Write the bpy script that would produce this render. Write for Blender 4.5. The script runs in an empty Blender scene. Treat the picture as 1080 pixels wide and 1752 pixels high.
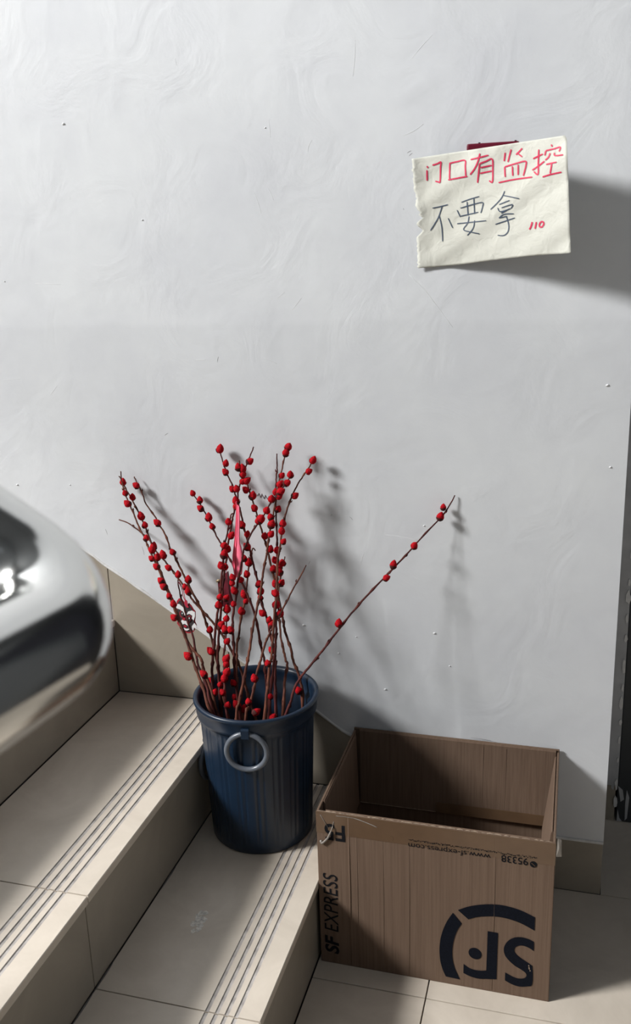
import bpy, bmesh, math, random
from mathutils import Vector, Matrix
random.seed(7)
S = bpy.context.scene
COL = S.collection

# ------------------------------------------------------------------ camera
CP = Vector((0.384, -1.5406, 1.1753)); YAW, PITCH, ROLL, FPX = 0.281, -0.273, -0.0326, 1556.857
_f = Vector((-math.sin(YAW)*math.cos(PITCH), math.cos(YAW)*math.cos(PITCH), math.sin(PITCH)))
_r0 = Vector((math.cos(YAW), math.sin(YAW), 0)); _u0 = _r0.cross(_f)
_r = _r0*math.cos(ROLL) + _u0*math.sin(ROLL); _u = _u0*math.cos(ROLL) - _r0*math.sin(ROLL)
cam = bpy.data.cameras.new('camera'); camo = bpy.data.objects.new('camera', cam); COL.objects.link(camo)
camo.matrix_world = Matrix(((_r.x, _u.x, -_f.x, CP.x), (_r.y, _u.y, -_f.y, CP.y), (_r.z, _u.z, -_f.z, CP.z), (0, 0, 0, 1)))
cam.sensor_fit = 'VERTICAL'; cam.sensor_height = 36; cam.lens = FPX*36/1752
cam.clip_start = 0.02
cam.dof.use_dof = True; cam.dof.focus_distance = 1.65; cam.dof.aperture_fstop = 9
S.camera = camo

# ------------------------------------------------------------------ world, lights, exposure
w = bpy.data.worlds.new('world'); S.world = w; w.use_nodes = True
w.node_tree.nodes['Background'].inputs[0].default_value = (0.75, 0.86, 1.0, 1)
w.node_tree.nodes['Background'].inputs[1].default_value = 0.3

def area(name, loc, target, sx, sy, power, color):
    l = bpy.data.lights.new(name, 'AREA'); l.shape = 'RECTANGLE'; l.size = sx; l.size_y = sy; l.energy = power; l.color = color
    o = bpy.data.objects.new(name, l); COL.objects.link(o); o.location = loc
    o.rotation_euler = (Vector(target)-Vector(loc)).to_track_quat('-Z', 'Y').to_euler()
    return o
area('window_daylight', (-4.40, -2.80, 4.15), (0, -0.1, 0.5), 1.12, 1.12, 680, (1.0, 0.992, 0.982))
area('front_fill', (1.1, -3.05, 2.6), (0, 0, 0.9), 1.6, 1.2, 2.0, (0.86, 0.93, 1.0))  # added weak fill lamp behind the camera, softens the shadows

S.view_settings.view_transform = 'Standard'; S.view_settings.look = 'None'
S.view_settings.gamma = 1; S.view_settings.use_curve_mapping = False
S.view_settings.exposure = 0.0

# ------------------------------------------------------------------ helpers
def at(px, py, y=None, z=None):
    d = _f + _r*((px-540)/FPX) - _u*((py-876)/FPX)
    t = (y-CP.y)/d.y if y is not None else (z-CP.z)/d.z
    return CP + d*t

def mat(name, color, rough=0.6, metal=0.0, nscale=0, namp=0.0, bump=0.0, bscale=0, coat=0.0, sheen=0.0, var2=None):
    m = bpy.data.materials.new(name); m.use_nodes = True
    nt = m.node_tree; b = nt.nodes['Principled BSDF']
    b.inputs['Base Color'].default_value = (*color, 1); b.inputs['Roughness'].default_value = rough; b.inputs['Metallic'].default_value = metal
    b.inputs['Coat Weight'].default_value = coat; b.inputs['Sheen Weight'].default_value = sheen
    tc = nt.nodes.new('ShaderNodeTexCoord')
    if namp:
        n = nt.nodes.new('ShaderNodeTexNoise'); n.inputs['Scale'].default_value = nscale; n.inputs['Detail'].default_value = 5
        r = nt.nodes.new('ShaderNodeValToRGB'); c2 = var2 or tuple(max(0, c*(1-namp)) for c in color); c1 = color if var2 else tuple(min(1, c*(1+namp*0.5)) for c in color)
        r.color_ramp.elements[0].position = 0.3; r.color_ramp.elements[1].position = 0.7
        r.color_ramp.elements[0].color = (*c2, 1); r.color_ramp.elements[1].color = (*c1, 1)
        nt.links.new(tc.outputs['Object'], n.inputs['Vector']); nt.links.new(n.outputs['Fac'], r.inputs['Fac']); nt.links.new(r.outputs['Color'], b.inputs['Base Color'])
    if bump:
        n2 = nt.nodes.new('ShaderNodeTexNoise'); n2.inputs['Scale'].default_value = bscale; n2.inputs['Detail'].default_value = 4
        bp = nt.nodes.new('ShaderNodeBump'); bp.inputs['Strength'].default_value = bump; bp.inputs['Distance'].default_value = 0.002
        nt.links.new(tc.outputs['Object'], n2.inputs['Vector']); nt.links.new(n2.outputs['Fac'], bp.inputs['Height']); nt.links.new(bp.outputs['Normal'], b.inputs['Normal'])
    return m

def paint_material():
    # old satin wall paint: roller patches, trowel marks, two coats meeting about 1.07 m up
    m = mat('wall_paint', (0.70, 0.715, 0.725), 0.52)
    nt = m.node_tree; b = nt.nodes['Principled BSDF']; tc = [n for n in nt.nodes if n.type == 'TEX_COORD'][0]
    L = nt.links.new
    n1 = nt.nodes.new('ShaderNodeTexNoise'); n1.inputs['Scale'].default_value = 3.2; n1.inputs['Detail'].default_value = 6; n1.inputs['Roughness'].default_value = 0.62
    L(tc.outputs['Object'], n1.inputs['Vector'])
    r1 = nt.nodes.new('ShaderNodeValToRGB'); r1.color_ramp.elements[0].position = 0.34; r1.color_ramp.elements[1].position = 0.66
    r1.color_ramp.elements[0].color = (0.62, 0.637, 0.665, 1); r1.color_ramp.elements[1].color = (0.705, 0.725, 0.74, 1)
    L(n1.outputs['Fac'], r1.inputs['Fac'])
    sep = nt.nodes.new('ShaderNodeSeparateXYZ'); L(tc.outputs['Object'], sep.inputs[0])
    n3 = nt.nodes.new('ShaderNodeTexNoise'); n3.inputs['Scale'].default_value = 6; L(tc.outputs['Object'], n3.inputs['Vector'])
    ma = nt.nodes.new('ShaderNodeMath'); ma.operation = 'MULTIPLY_ADD'; ma.inputs[1].default_value = 0.03; L(n3.outputs['Fac'], ma.inputs[0]); L(sep.outputs['Z'], ma.inputs[2])
    mr = nt.nodes.new('ShaderNodeMapRange'); mr.inputs['From Min'].default_value = 1.075; mr.inputs['From Max'].default_value = 1.087; mr.inputs['To Min'].default_value = 0.955; mr.inputs['To Max'].default_value = 1.0
    L(ma.outputs[0], mr.inputs['Value'])
    mx = nt.nodes.new('ShaderNodeVectorMath'); mx.operation = 'SCALE'; L(r1.outputs['Color'], mx.inputs[0]); L(mr.outputs[0], mx.inputs['Scale'])
    L(mx.outputs[0], b.inputs['Base Color'])
    n2 = nt.nodes.new('ShaderNodeTexNoise'); n2.inputs['Scale'].default_value = 9; n2.inputs['Detail'].default_value = 8; n2.inputs['Distortion'].default_value = 1.2
    L(tc.outputs['Object'], n2.inputs['Vector'])
    n4 = nt.nodes.new('ShaderNodeTexNoise'); n4.inputs['Scale'].default_value = 160; L(tc.outputs['Object'], n4.inputs['Vector'])
    ad = nt.nodes.new('ShaderNodeMath'); ad.operation = 'MULTIPLY_ADD'; ad.inputs[1].default_value = 0.06; L(n4.outputs['Fac'], ad.inputs[0]); L(n2.outputs['Fac'], ad.inputs[2])
    bp = nt.nodes.new('ShaderNodeBump'); bp.inputs['Strength'].default_value = 0.3; bp.inputs['Distance'].default_value = 0.006
    L(ad.outputs[0], bp.inputs['Height']); L(bp.outputs['Normal'], b.inputs['Normal'])
    return m

def card_material():
    m = mat('kraft_cardboard', (0.33, 0.215, 0.14), 0.85)
    nt = m.node_tree; b = nt.nodes['Principled BSDF']; tc = [n for n in nt.nodes if n.type == 'TEX_COORD'][0]; L = nt.links.new
    mp = nt.nodes.new('ShaderNodeMapping'); mp.inputs['Scale'].default_value = (260, 260, 6); L(tc.outputs['Object'], mp.inputs[0])
    n = nt.nodes.new('ShaderNodeTexNoise'); n.inputs['Scale'].default_value = 1; n.inputs['Detail'].default_value = 3; L(mp.outputs[0], n.inputs['Vector'])
    r = nt.nodes.new('ShaderNodeValToRGB'); r.color_ramp.elements[0].position = 0.3; r.color_ramp.elements[1].position = 0.62
    r.color_ramp.elements[0].color = (0.136, 0.090, 0.063, 1); r.color_ramp.elements[1].color = (0.163, 0.110, 0.078, 1)
    L(n.outputs['Fac'], r.inputs['Fac']); L(r.outputs['Color'], b.inputs['Base Color'])
    bp = nt.nodes.new('ShaderNodeBump'); bp.inputs['Strength'].default_value = 0.35; bp.inputs['Distance'].default_value = 0.0012
    L(n.outputs['Fac'], bp.inputs['Height']); L(bp.outputs['Normal'], b.inputs['Normal'])
    return m

def tile_material(name, ca, cb):
    m = mat(name, cb, 0.33)
    nt = m.node_tree; b = nt.nodes['Principled BSDF']; tc = [n for n in nt.nodes if n.type == 'TEX_COORD'][0]; L = nt.links.new
    n = nt.nodes.new('ShaderNodeTexNoise'); n.inputs['Scale'].default_value = 7; n.inputs['Detail'].default_value = 8; n.inputs['Roughness'].default_value = 0.65; n.inputs['Distortion'].default_value = 0.8
    L(tc.outputs['Object'], n.inputs['Vector'])
    r = nt.nodes.new('ShaderNodeValToRGB'); r.color_ramp.elements[0].position = 0.32; r.color_ramp.elements[1].position = 0.66
    r.color_ramp.elements[0].color = (*ca, 1); r.color_ramp.elements[1].color = (*cb, 1)
    L(n.outputs['Fac'], r.inputs['Fac']); L(r.outputs['Color'], b.inputs['Base Color'])
    r2 = nt.nodes.new('ShaderNodeMapRange'); r2.inputs['To Min'].default_value = 0.42; r2.inputs['To Max'].default_value = 0.27
    L(n.outputs['Fac'], r2.inputs['Value']); L(r2.outputs[0], b.inputs['Roughness'])
    return m

M = {}
M['paint'] = paint_material(); M['card'] = card_material(); M['tile'] = tile_material('beige_tile', (0.56, 0.495, 0.415), (0.67, 0.60, 0.51)); M['walltile'] = tile_material('taupe_wall_tile', (0.30, 0.265, 0.215), (0.35, 0.31, 0.25))
M['plain'] = mat('plain_paint', (0.10, 0.105, 0.11), 0.6, nscale=4, namp=0.1)
M['jamb'] = mat('jamb_paint', (0.45, 0.46, 0.475), 0.6, nscale=20, namp=0.15, bump=0.3, bscale=60)
M['grout'] = mat('grout', (0.13, 0.125, 0.12), 0.9, nscale=40, namp=0.3)
M['groove'] = mat('groove_dirt', (0.44, 0.41, 0.385), 0.8, nscale=60, namp=0.35)
M['plaster'] = mat('rough_plaster', (0.68, 0.68, 0.67), 0.7, nscale=60, namp=0.12, bump=0.8, bscale=90)
M['chrome'] = mat('stainless', (0.73, 0.73, 0.71), 0.13, 1.0, nscale=6, namp=0.05)
M['door'] = mat('black_door', (0.010, 0.010, 0.016), 0.35, nscale=12, namp=0.4)
M['rail_dark'] = mat('dark_frame', (0.03, 0.035, 0.04), 0.5)
M['blue'] = mat('blue_plastic', (0.0068, 0.019, 0.041), 0.36, nscale=30, namp=0.12)
M['grey_plastic'] = mat('grey_plastic', (0.12, 0.135, 0.16), 0.32, nscale=40, namp=0.1)
M['pale_plastic'] = M['grey_plastic']
M['bark'] = mat('bark', (0.175, 0.062, 0.036), 0.7, nscale=55, namp=0.55, bump=0.3, bscale=200, var2=(0.055, 0.018, 0.016))
M['bark_red'] = mat('bark_red', (0.115, 0.027, 0.022), 0.7, nscale=55, namp=0.55, bump=0.3, bscale=200, var2=(0.04, 0.011, 0.012))
M['catkin'] = mat('red_catkin', (0.46, 0.005, 0.012), 0.85, nscale=260, namp=0.4, bump=0.9, bscale=500, sheen=0.0)
M['pink'] = mat('pink_paper', (1.0, 0.20, 0.30), 0.7, nscale=30, namp=0.05)
M['pink_dark'] = mat('deep_pink_paper', (0.85, 0.12, 0.20), 0.7)
M['maroon'] = mat('maroon_plastic', (0.13, 0.006, 0.022), 0.3)
M['string'] = mat('red_string', (0.45, 0.02, 0.05), 0.7)
M['pendant'] = mat('dark_red_card', (0.16, 0.008, 0.022), 0.6, nscale=60, namp=0.4)
M['bead'] = mat('brass_bead', (0.32, 0.24, 0.15), 0.4, 0.4)
M['ink_black'] = mat('printed_ink', (0.008, 0.009, 0.012), 0.95, nscale=400, namp=0.5)
M['ink_navy'] = mat('printed_navy_ink', (0.004, 0.0055, 0.011), 0.95, nscale=300, namp=0.4)
M['tape'] = mat('brown_tape', (0.125, 0.075, 0.043), 0.28, nscale=30, namp=0.12)
M['film'] = mat('clear_tape', (0.26, 0.235, 0.21), 0.15)
M['edge_card'] = mat('torn_card_edge', (0.33, 0.25, 0.18), 0.9, nscale=150, namp=0.4)
M['red_ink'] = mat('red_marker', (0.62, 0.012, 0.075), 0.6)
M['blue_ink'] = mat('blue_grey_pen', (0.045, 0.07, 0.115), 0.6)
M['mask_dark'] = mat('mask_charcoal', (0.035, 0.028, 0.03), 0.6)
M['mask_white'] = mat('mask_white', (0.78, 0.78, 0.78), 0.6)
M['mask_red'] = mat('mask_red', (0.40, 0.012, 0.03), 0.6)
M['scuff'] = mat('scuff', (0.74, 0.75, 0.76), 0.7)
M['pencil'] = mat('pencil_mark', (0.27, 0.27, 0.28), 0.8)
M['dirt'] = mat('dust_smear', (0.80, 0.77, 0.71), 0.9, nscale=200, namp=0.4)
M['metal_dark'] = mat('metal_dark', (0.05, 0.05, 0.055), 0.4, 0.6)

pm = bpy.data.materials.new('note_paper'); pm.use_nodes = True
_b = pm.node_tree.nodes['Principled BSDF']; _b.inputs['Base Color'].default_value = (0.60, 0.60, 0.535, 1); _b.inputs['Roughness'].default_value = 0.75
_t = pm.node_tree.nodes.new('ShaderNodeTexCoord'); _n = pm.node_tree.nodes.new('ShaderNodeTexNoise'); _n.inputs['Scale'].default_value = 42; _n.inputs['Detail'].default_value = 5; _n.inputs['Distortion'].default_value = 0.6
_p = pm.node_tree.nodes.new('ShaderNodeBump'); _p.inputs['Strength'].default_value = 0.8; _p.inputs['Distance'].default_value = 0.003
pm.node_tree.links.new(_t.outputs['Object'], _n.inputs['Vector']); pm.node_tree.links.new(_n.outputs['Fac'], _p.inputs['Height']); pm.node_tree.links.new(_p.outputs['Normal'], _b.inputs['Normal'])
M['paper'] = pm
for k_ in ('ink_black', 'ink_navy', 'card', 'catkin', 'bark', 'bark_red', 'pink', 'pink_dark'): M[k_].node_tree.nodes['Principled BSDF'].inputs['Specular IOR Level'].default_value = 0.15

def link(name, me, parent=None, kind=None):
    o = bpy.data.objects.new(name, me); COL.objects.link(o)
    if parent is not None: o.parent = parent
    if kind: o['kind'] = kind
    return o
def finish(name, bm, m, parent=None, kind=None, smooth=False, recalc=True):
    if recalc: bmesh.ops.recalc_face_normals(bm, faces=bm.faces)
    me = bpy.data.meshes.new(name); bm.to_mesh(me); bm.free()
    for x in (m if isinstance(m, (list, tuple)) else [m]): me.materials.append(x)
    if smooth:
        for p in me.polygons: p.use_smooth = True
    return link(name, me, parent, kind)
def tag(o, label=None, cat=None, group=None, kind=None):
    if label: o['label'] = label
    if cat: o['category'] = cat
    if group: o['group'] = group
    if kind: o['kind'] = kind
    return o
def empty(name, loc=(0, 0, 0)):
    o = bpy.data.objects.new(name, None); COL.objects.link(o); o.location = loc; o.empty_display_size = 0.05
    return o
def box(bm, lo, hi, bevel=0.0):
    vs = [bm.verts.new((x, y, z)) for x in (lo[0], hi[0]) for y in (lo[1], hi[1]) for z in (lo[2], hi[2])]
    idx = [(0, 1, 3, 2), (4, 6, 7, 5), (0, 4, 5, 1), (2, 3, 7, 6), (0, 2, 6, 4), (1, 5, 7, 3)]
    fs = [bm.faces.new([vs[i] for i in q]) for q in idx]
    if bevel:
        es = list({e for f in fs for e in f.edges}); bmesh.ops.bevel(bm, geom=es, offset=bevel, segments=2, profile=0.6, affect='EDGES')
def prism(bm, pts, vec, mi=0):
    """closed polygon of 3-D points pushed along vec"""
    n = len(pts); a = [bm.verts.new(p) for p in pts]; b = [bm.verts.new(Vector(p)+Vector(vec)) for p in pts]
    fs = [bm.faces.new(a), bm.faces.new(b[::-1])]
    for i in range(n): fs.append(bm.faces.new((a[i], b[i], b[(i+1) % n], a[(i+1) % n])))
    for f in fs: f.material_index = mi
def xz(poly, y0, y1):
    bm = bmesh.new(); prism(bm, [(x, y0, z) for x, z in poly], (0, y1-y0, 0)); return bm
def boxbm(lo, hi, bevel=0.0):
    bm = bmesh.new(); box(bm, lo, hi, bevel); return bm
def smooth_path(pts, sub):
    out = []; n = len(pts)
    for i in range(n-1):
        p0, p1, p2, p3 = pts[max(i-1, 0)], pts[i], pts[i+1], pts[min(i+2, n-1)]
        for k in range(sub):
            t = k/sub
            out.append(0.5*((2*p1)+(p2-p0)*t+(2*p0-5*p1+4*p2-p3)*t*t+(3*p1-p0-3*p2+p3)*t**3))
    out.append(pts[-1]); return out
def tube(bm, pts, rad, seg=8, closed=False, cap=True, mi=0):
    n = len(pts); rings = []; prev = None
    for i, p in enumerate(pts):
        a = pts[i-1] if (i or closed) else pts[0]; b = pts[(i+1) % n] if (i < n-1 or closed) else pts[-1]
        d = (b-a).normalized()
        if prev is None:
            s = Vector((0, 0, 1)) if abs(d.z) < 0.9 else Vector((1, 0, 0)); x = d.cross(s).normalized()
        else: x = (prev-d*prev.dot(d)).normalized()
        prev = x; y = d.cross(x); r = rad[i] if isinstance(rad, (list, tuple)) else rad
        rings.append([bm.verts.new(p+(x*math.cos(2*math.pi*k/seg)+y*math.sin(2*math.pi*k/seg))*r) for k in range(seg)])
    for i in range(n if closed else n-1):
        A, B = rings[i], rings[(i+1) % n]
        for k in range(seg):
            f = bm.faces.new((A[k], A[(k+1) % seg], B[(k+1) % seg], B[k])); f.material_index = mi
    if cap and not closed:
        for R_ in (rings[0][::-1], rings[-1]):
            f = bm.faces.new(R_); f.material_index = mi
def grid_between(bm, P, mi=0):
    V = [[bm.verts.new(p) for p in row] for row in P]
    for j in range(len(V)-1):
        for i in range(len(V[0])-1):
            f = bm.faces.new((V[j][i], V[j][i+1], V[j+1][i+1], V[j+1][i])); f.material_index = mi

# ------------------------------------------------------------------ the setting: stairwell
T, H, NS = 0.2486, 0.16, 12          # tread, riser, steps
XC = 0.474                           # where the back wall ends and the door recess begins
slope = H/T
def diag(x): return 0.277-0.6436*x   # plaster edge above the stringer tiles
XL = -4.6
# back wall: core with plaster above a slightly ragged diagonal
edge = []
x = 0.252
edge.append((XC, 0.117)); edge.append((0.30, 0.116)); edge.append((x, 0.116))
while x > -3.0:
    x -= 0.018; edge.append((x, max(0.116, diag(x))+random.uniform(-0.0022, 0.0022)))
edge.append((XL, diag(-3.0)+0.02))
poly = edge+[(XL, 6.0), (XC, 6.0)]
wall = finish('wall_back', xz(poly, -0.005, 0.25), M['paint'], kind='structure')
# raised rough plaster lip along the diagonal
bm = bmesh.new()
pts = [Vector((ex, -0.0045, ez+0.001)) for ex, ez in edge[2:150]]
tube(bm, pts, [random.uniform(0.0016, 0.0038) for _ in pts], 6)
finish('plaster_lip', bm, M['plaster'], wall, smooth=True)
# stringer tiles on the wall, one over each riser
bm = bmesh.new(); box(bm, (XL, 0.009, -0.2), (XC-0.001, 0.24, 0.11))
prism(bm, [(-3.1, 0.009, 0), (0.24, 0.009, 0), (0.24, 0.009, 0.10), (-3.1, 0.009, diag(-3.1)-0.02)], (0, 0.2, 0))
finish('wall_core', bm, M['grout'], wall)
g = 0.0011
for i in range(-1, NS):
    x1 = -i*T-g; x0 = -(i+1)*T+g; zb = (i+1)*H if i >= 0 else 0.0
    if i == -1:
        x1 = T-g; x0 = g
    pl = [(x0, zb+0.0015), (x1, zb+0.0015), (x1, max(0.112, diag(x1)+0.004)), (x0, diag(x0)+0.004)]
    finish('stringer_tile', xz(pl, 0.0, 0.012), M['walltile'], wall)
# baseboard to the right of the stairs
bb = finish('baseboard_back', boxbm((T+g, -0.0015, 0.001), (XC-0.0005, 0.012, 0.113), 0.0012), M['walltile'], kind='structure')
finish('baseboard_cap', boxbm((T+0.004, -0.008, 0.1135), (XC, 0.012, 0.1185), 0.001), M['plaster'], bb)

# scratches, pits and pencil marks in the paint
bm = bmesh.new()
def scratch(a, b, wd=0.0009, bow=0.0, bmx=None):
    a, b = Vector(a), Vector(b); n = 6; d = (b-a); nn = Vector((-d.y, d.x)).normalized(); pp = []
    for k in range(n+1):
        t = k/n; q = a+d*t+nn*bow*math.sin(math.pi*t); pp.append(Vector((q.x, -0.0050, q.y)))
    tube(bmx, pp, [wd*0.42*(0.3+0.7*math.sin(math.pi*(0.08+0.84*k/n))) for k in range(n+1)], 4)
def wpx(px, py): p = at(px, py, y=-0.005); return (p.x, p.z)
for a, b, bow in [((660, 915), (715, 925), 2e-3), ((457, 320), (468, 342), 1e-3), ((435, 330), (447, 365), 1e-3), ((460, 205), (463, 235), 0),
                  ((527, 260), (534, 240), 2e-3), ((60, 485), (104, 487), 0), ((87, 675), (98, 660), 0), ((5, 650), (35, 648), 0), ((335, 616), (352, 616), 0),
                  ((450, 612), (474, 622), 0), ((500, 530), (516, 510), 0), ((475, 510), (487, 500), 0), ((300, 100), (302, 112), 0), ((608, 68), (604, 130), 1e-3),
                  ((690, 232), (725, 212), -2e-3), ((615, 975), (625, 940), 1e-3), ((700, 470), (745, 520), 2e-3), ((716, 480), (775, 560), 0), ((705, 100), (740, 60), 1e-3)]:
    scratch(wpx(*a), wpx(*b), 0.0008, bow, bm)
for px, py in [(109, 213), (8, 482), (244, 377), (454, 219), (744, 1084), (770, 1140), (610, 1090), (580, 1118), (520, 1070), (566, 880), (726, 900), (530, 1165), (1040, 660), (1045, 800), (30, 830), (120, 830), (500, 1130), (660, 1180)]:
    cx, cz = wpx(px, py); r = random.uniform(0.0012, 0.0026)
    tube(bm, [Vector((cx-r, -0.0052, cz)), Vector((cx, -0.0056, cz+r*0.6)), Vector((cx+r, -0.0052, cz))], [r*0.5, r*0.8, r*0.4], 5)
finish('paint_scratches', bm, M['scuff'], wall, kind='stuff', smooth=True)
bm = bmesh.new()
px0 = [(440, 848), (443, 844), (446, 851), (448, 845), (452, 853), (454, 847), (458, 854), (460, 849), (464, 856), (466, 851), (470, 857)]
tube(bm, [Vector((wpx(*q)[0], -0.0054, wpx(*q)[1])) for q in px0], 0.0009, 4)
for a, b in [((697, 262), (704, 258)), ((700, 267), (706, 262)), ((598, 884), (604, 890)), ((528, 966), (531, 960)), ((690, 357), (691, 359)), ((372, 620), (374, 610)),
             ((806, 1262), (840, 1267)), ((812, 1265), (846, 1269)), ((820, 1264), (850, 1270)), ((180, 905), (184, 915)), ((243, 935), (247, 950)), ((282, 745), (288, 741))]:
    scratch(wpx(*a), wpx(*b), 0.0009, 0.0005, bm)
finish('pencil_marks', bm, M['pencil'], wall, kind='stuff')

# stairs: dark core with separate tread and riser tiles
bm = bmesh.new(); YS = 1.2
for i in range(1, NS+1):
    box(bm, (-NS*T-1.6 if i == NS else -i*T-0.02, -YS, (i-1)*H-0.2 if i > 1 else -0.2), (-(i-1)*T-0.012, 0.008, i*H-0.013))
stairs = finish('staircase', bm, M['grout'], kind='structure')
GX = (-0.074, -0.0592, -0.0448, -0.0305)
def tread_bm(x0, x1, y0, y1):
    # profile with four anti-slip grooves, extruded along y
    prof = [(x0, 0.0, 0)]
    for gx in GX:
        prof += [(gx-0.0031, 0.0, 1), (gx-0.0022, -0.0014, 1), (gx+0.0022, -0.0014, 1), (gx+0.0031, 0.0, 0)]
    prof += [(x1-0.0012, 0.0, 0), (x1, -0.0012, 0), (x1, -0.012, 0), (x0, -0.012, 0)]
    b = bmesh.new(); A = [b.verts.new((p[0], y0, p[1])) for p in prof]; B = [b.verts.new((p[0], y1, p[1])) for p in prof]
    n = len(prof)
    for k in range(n):
        f = b.faces.new((A[k], A[(k+1) % n], B[(k+1) % n], B[k])); f.material_index = prof[k][2]
    b.faces.new(A); b.faces.new(B[::-1]); return b
YSEAM = -0.587
tt = [finish('tread_tile', tread_bm(-T+0.001, 0.0055, YSEAM+g, -0.0008), [M['tile'], M['groove']], stairs),
      finish('tread_tile', tread_bm(-T+0.001, 0.0055, -YS, YSEAM-g), [M['tile'], M['groove']], stairs)]
rt = [finish('riser_tile', boxbm((-0.0115, YSEAM+g*0.7, 0.0018), (-0.0005, -0.0008, H-0.0145), 0.0006), M['walltile'], stairs),
      finish('riser_tile', boxbm((-0.0115, -YS, 0.0018), (-0.0005, YSEAM-g*0.7, H-0.0145), 0.0006), M['walltile'], stairs)]
for o in tt: o.location = (0, 0, H)
for i in range(1, NS):
    for o, dz in [(q, H*(i+1)) for q in tt]+[(q, H*i) for q in rt]:
        c = o.copy(); COL.objects.link(c); c.parent = stairs; c.location = (-i*T, 0, dz)
# mortar blobs under the nosings and in the corners
bm = bmesh.new()
for i in range(2):
    yy = -0.12
    while yy > -1.0:
        ln = random.uniform(0.02, 0.09)
        tube(bm, [Vector((-i*T+0.0012-0.0014, yy-ln*k/3, (i+1)*H-0.0138+random.uniform(-0.0012, 0.0004))) for k in range(4)], [0.0012, random.uniform(0.0012, 0.0025), random.uniform(0.0012, 0.0022), 0.001], 5)
        yy -= ln+random.uniform(0.0, 0.05)
    for k in range(3):
        y0 = random.uniform(-0.65, -0.3); tube(bm, [Vector((-(i+1)*T+0.0012, y0-0.02*j, (i+1)*H+0.0006)) for j in range(4)], [0.0006, 0.0016, 0.0012, 0.0005], 5)
finish('mortar_crumbs', bm, M['grout'], stairs, kind='stuff')
# pale dried smear on the lower tread
bm = bmesh.new(); c0 = at(340, 1578, z=H)
for k in range(34):
    a = random.uniform(0, 6.28); r = random.uniform(0, 1)**0.6; cx, cy = c0.x+0.010*r*math.cos(a), c0.y+0.024*r*math.sin(a)
    rr = random.uniform(0.002, 0.006); n = 6
    vs = [bm.verts.new((cx+rr*random.uniform(0.6, 1)*math.cos(j*6.283/n), cy+1.4*rr*random.uniform(0.6, 1)*math.sin(j*6.283/n), H+0.0003+k*0.00001)) for j in range(n)]
    bm.faces.new(vs)
finish('dried_smear', bm, M['dirt'], stairs, kind='stuff')

# landing floor: grout bed and tiles
bm = bmesh.new(); box(bm, (0.0, -3.2, -0.25), (2.2, 0.45, -0.012)); box(bm, (XL, -3.2, -1.9), (0.0, -YS, -1.7)); box(bm, (-0.06, -3.2, -1.7), (-0.002, -YS, -0.012))
floor = finish('floor', bm, M['grout'], kind='structure')
FX = [0.0, 0.194, 0.794, 1.394, 1.994]; FY = [0.40, -0.0, -0.3255, -0.9255, -1.5255, -2.1255, -2.7255]
for i in range(4):
    for j in range(6):
        x0, x1, y1, y0 = FX[i], FX[i+1], FY[j], FY[j+1]
        if j == 0:
            if x1 < XC: continue
            x0 = max(x0, XC)
        finish('floor_tile', boxbm((x0+g, y0+g, -0.012), (x1-g, y1-g, 0.0), 0.0005), M['tile'], floor)

# door recess to the right
rec = finish('wall_recess', boxbm((XC, 0.246, 0.085), (0.510, 0.40, 6.0)), M['jamb'], kind='structure')
finish('recess_baseboard', boxbm((XC+0.001, 0.2475, 0.001), (0.5065, 0.40, 0.084), 0.001), M['walltile'], rec)
bm = bmesh.new()
zz = 0.03
for k in range(34):
    z0 = 0.05+0.045*k+random.uniform(-0.01, 0.01); r = random.uniform(0.002, 0.005)
    n = 7; cx = 0.510
    vs = [(cx-0.003+r*random.uniform(0.5, 1.3)*math.cos(j*6.283/n), 0.2435, z0+3.2*r*random.uniform(0.6, 1.3)*math.sin(j*6.283/n)) for j in range(n)]
    prism(bm, vs, (0, 0.004, 0))
finish('paint_flakes', bm, M['plaster'], rec, kind='stuff')
door = empty('door_1', (0.513, 0.25, 0)); tag(door, kind='structure')
def part(name, bm, m, parent, smooth=False):
    o = finish(name, bm, m, parent, smooth=smooth); o.matrix_parent_inverse = Matrix.Translation(-parent.location); return o
part('door_frame', boxbm((0.5105, 0.247, 0.0), (0.56, 0.40, 2.1), 0.002), M['rail_dark'], door)
leaf = part('door_leaf', boxbm((0.561, 0.275, 0.004), (1.40, 0.33, 2.1), 0.002), M['door'], door)
part('door_frame', boxbm((1.401, 0.247, 0.0), (1.45, 0.40, 2.1), 0.002), M['rail_dark'], door)
finish('door_handle', boxbm((1.30, 0.245, 1.0), (1.32, 0.274, 1.12), 0.003), M['metal_dark'], leaf)
bm = bmesh.new()
for pl in ([(1058, 1345), (1066, 1352), (1068, 1368), (1062, 1372), (1060, 1358)], [(1073, 1352), (1077, 1365), (1073, 1400), (1069, 1404), (1070, 1376)],
           [(1057, 1385), (1060, 1400), (1064, 1405), (1055, 1405)], [(1049, 1320), (1053, 1338), (1050, 1352), (1046, 1348)]):
    prism(bm, [at(px, py, y=0.2455) for px, py in pl], (0, 0.0012, 0))
part('peeled_film', bm, M['jamb'], door)['kind'] = 'stuff'
finish('wall_right', boxbm((2.0, -3.2, -0.25), (2.2, 0.45, 6.0)), M['plain'], kind='structure')
finish('wall_recess_side', boxbm((1.451, 0.25, 0.0), (2.0, 0.45, 6.0)), M['plain'], kind='structure')
finish('wall_over_door', boxbm((0.5105, 0.25, 2.11), (1.45, 0.45, 6.0)), M['plain'], kind='structure')
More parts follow.
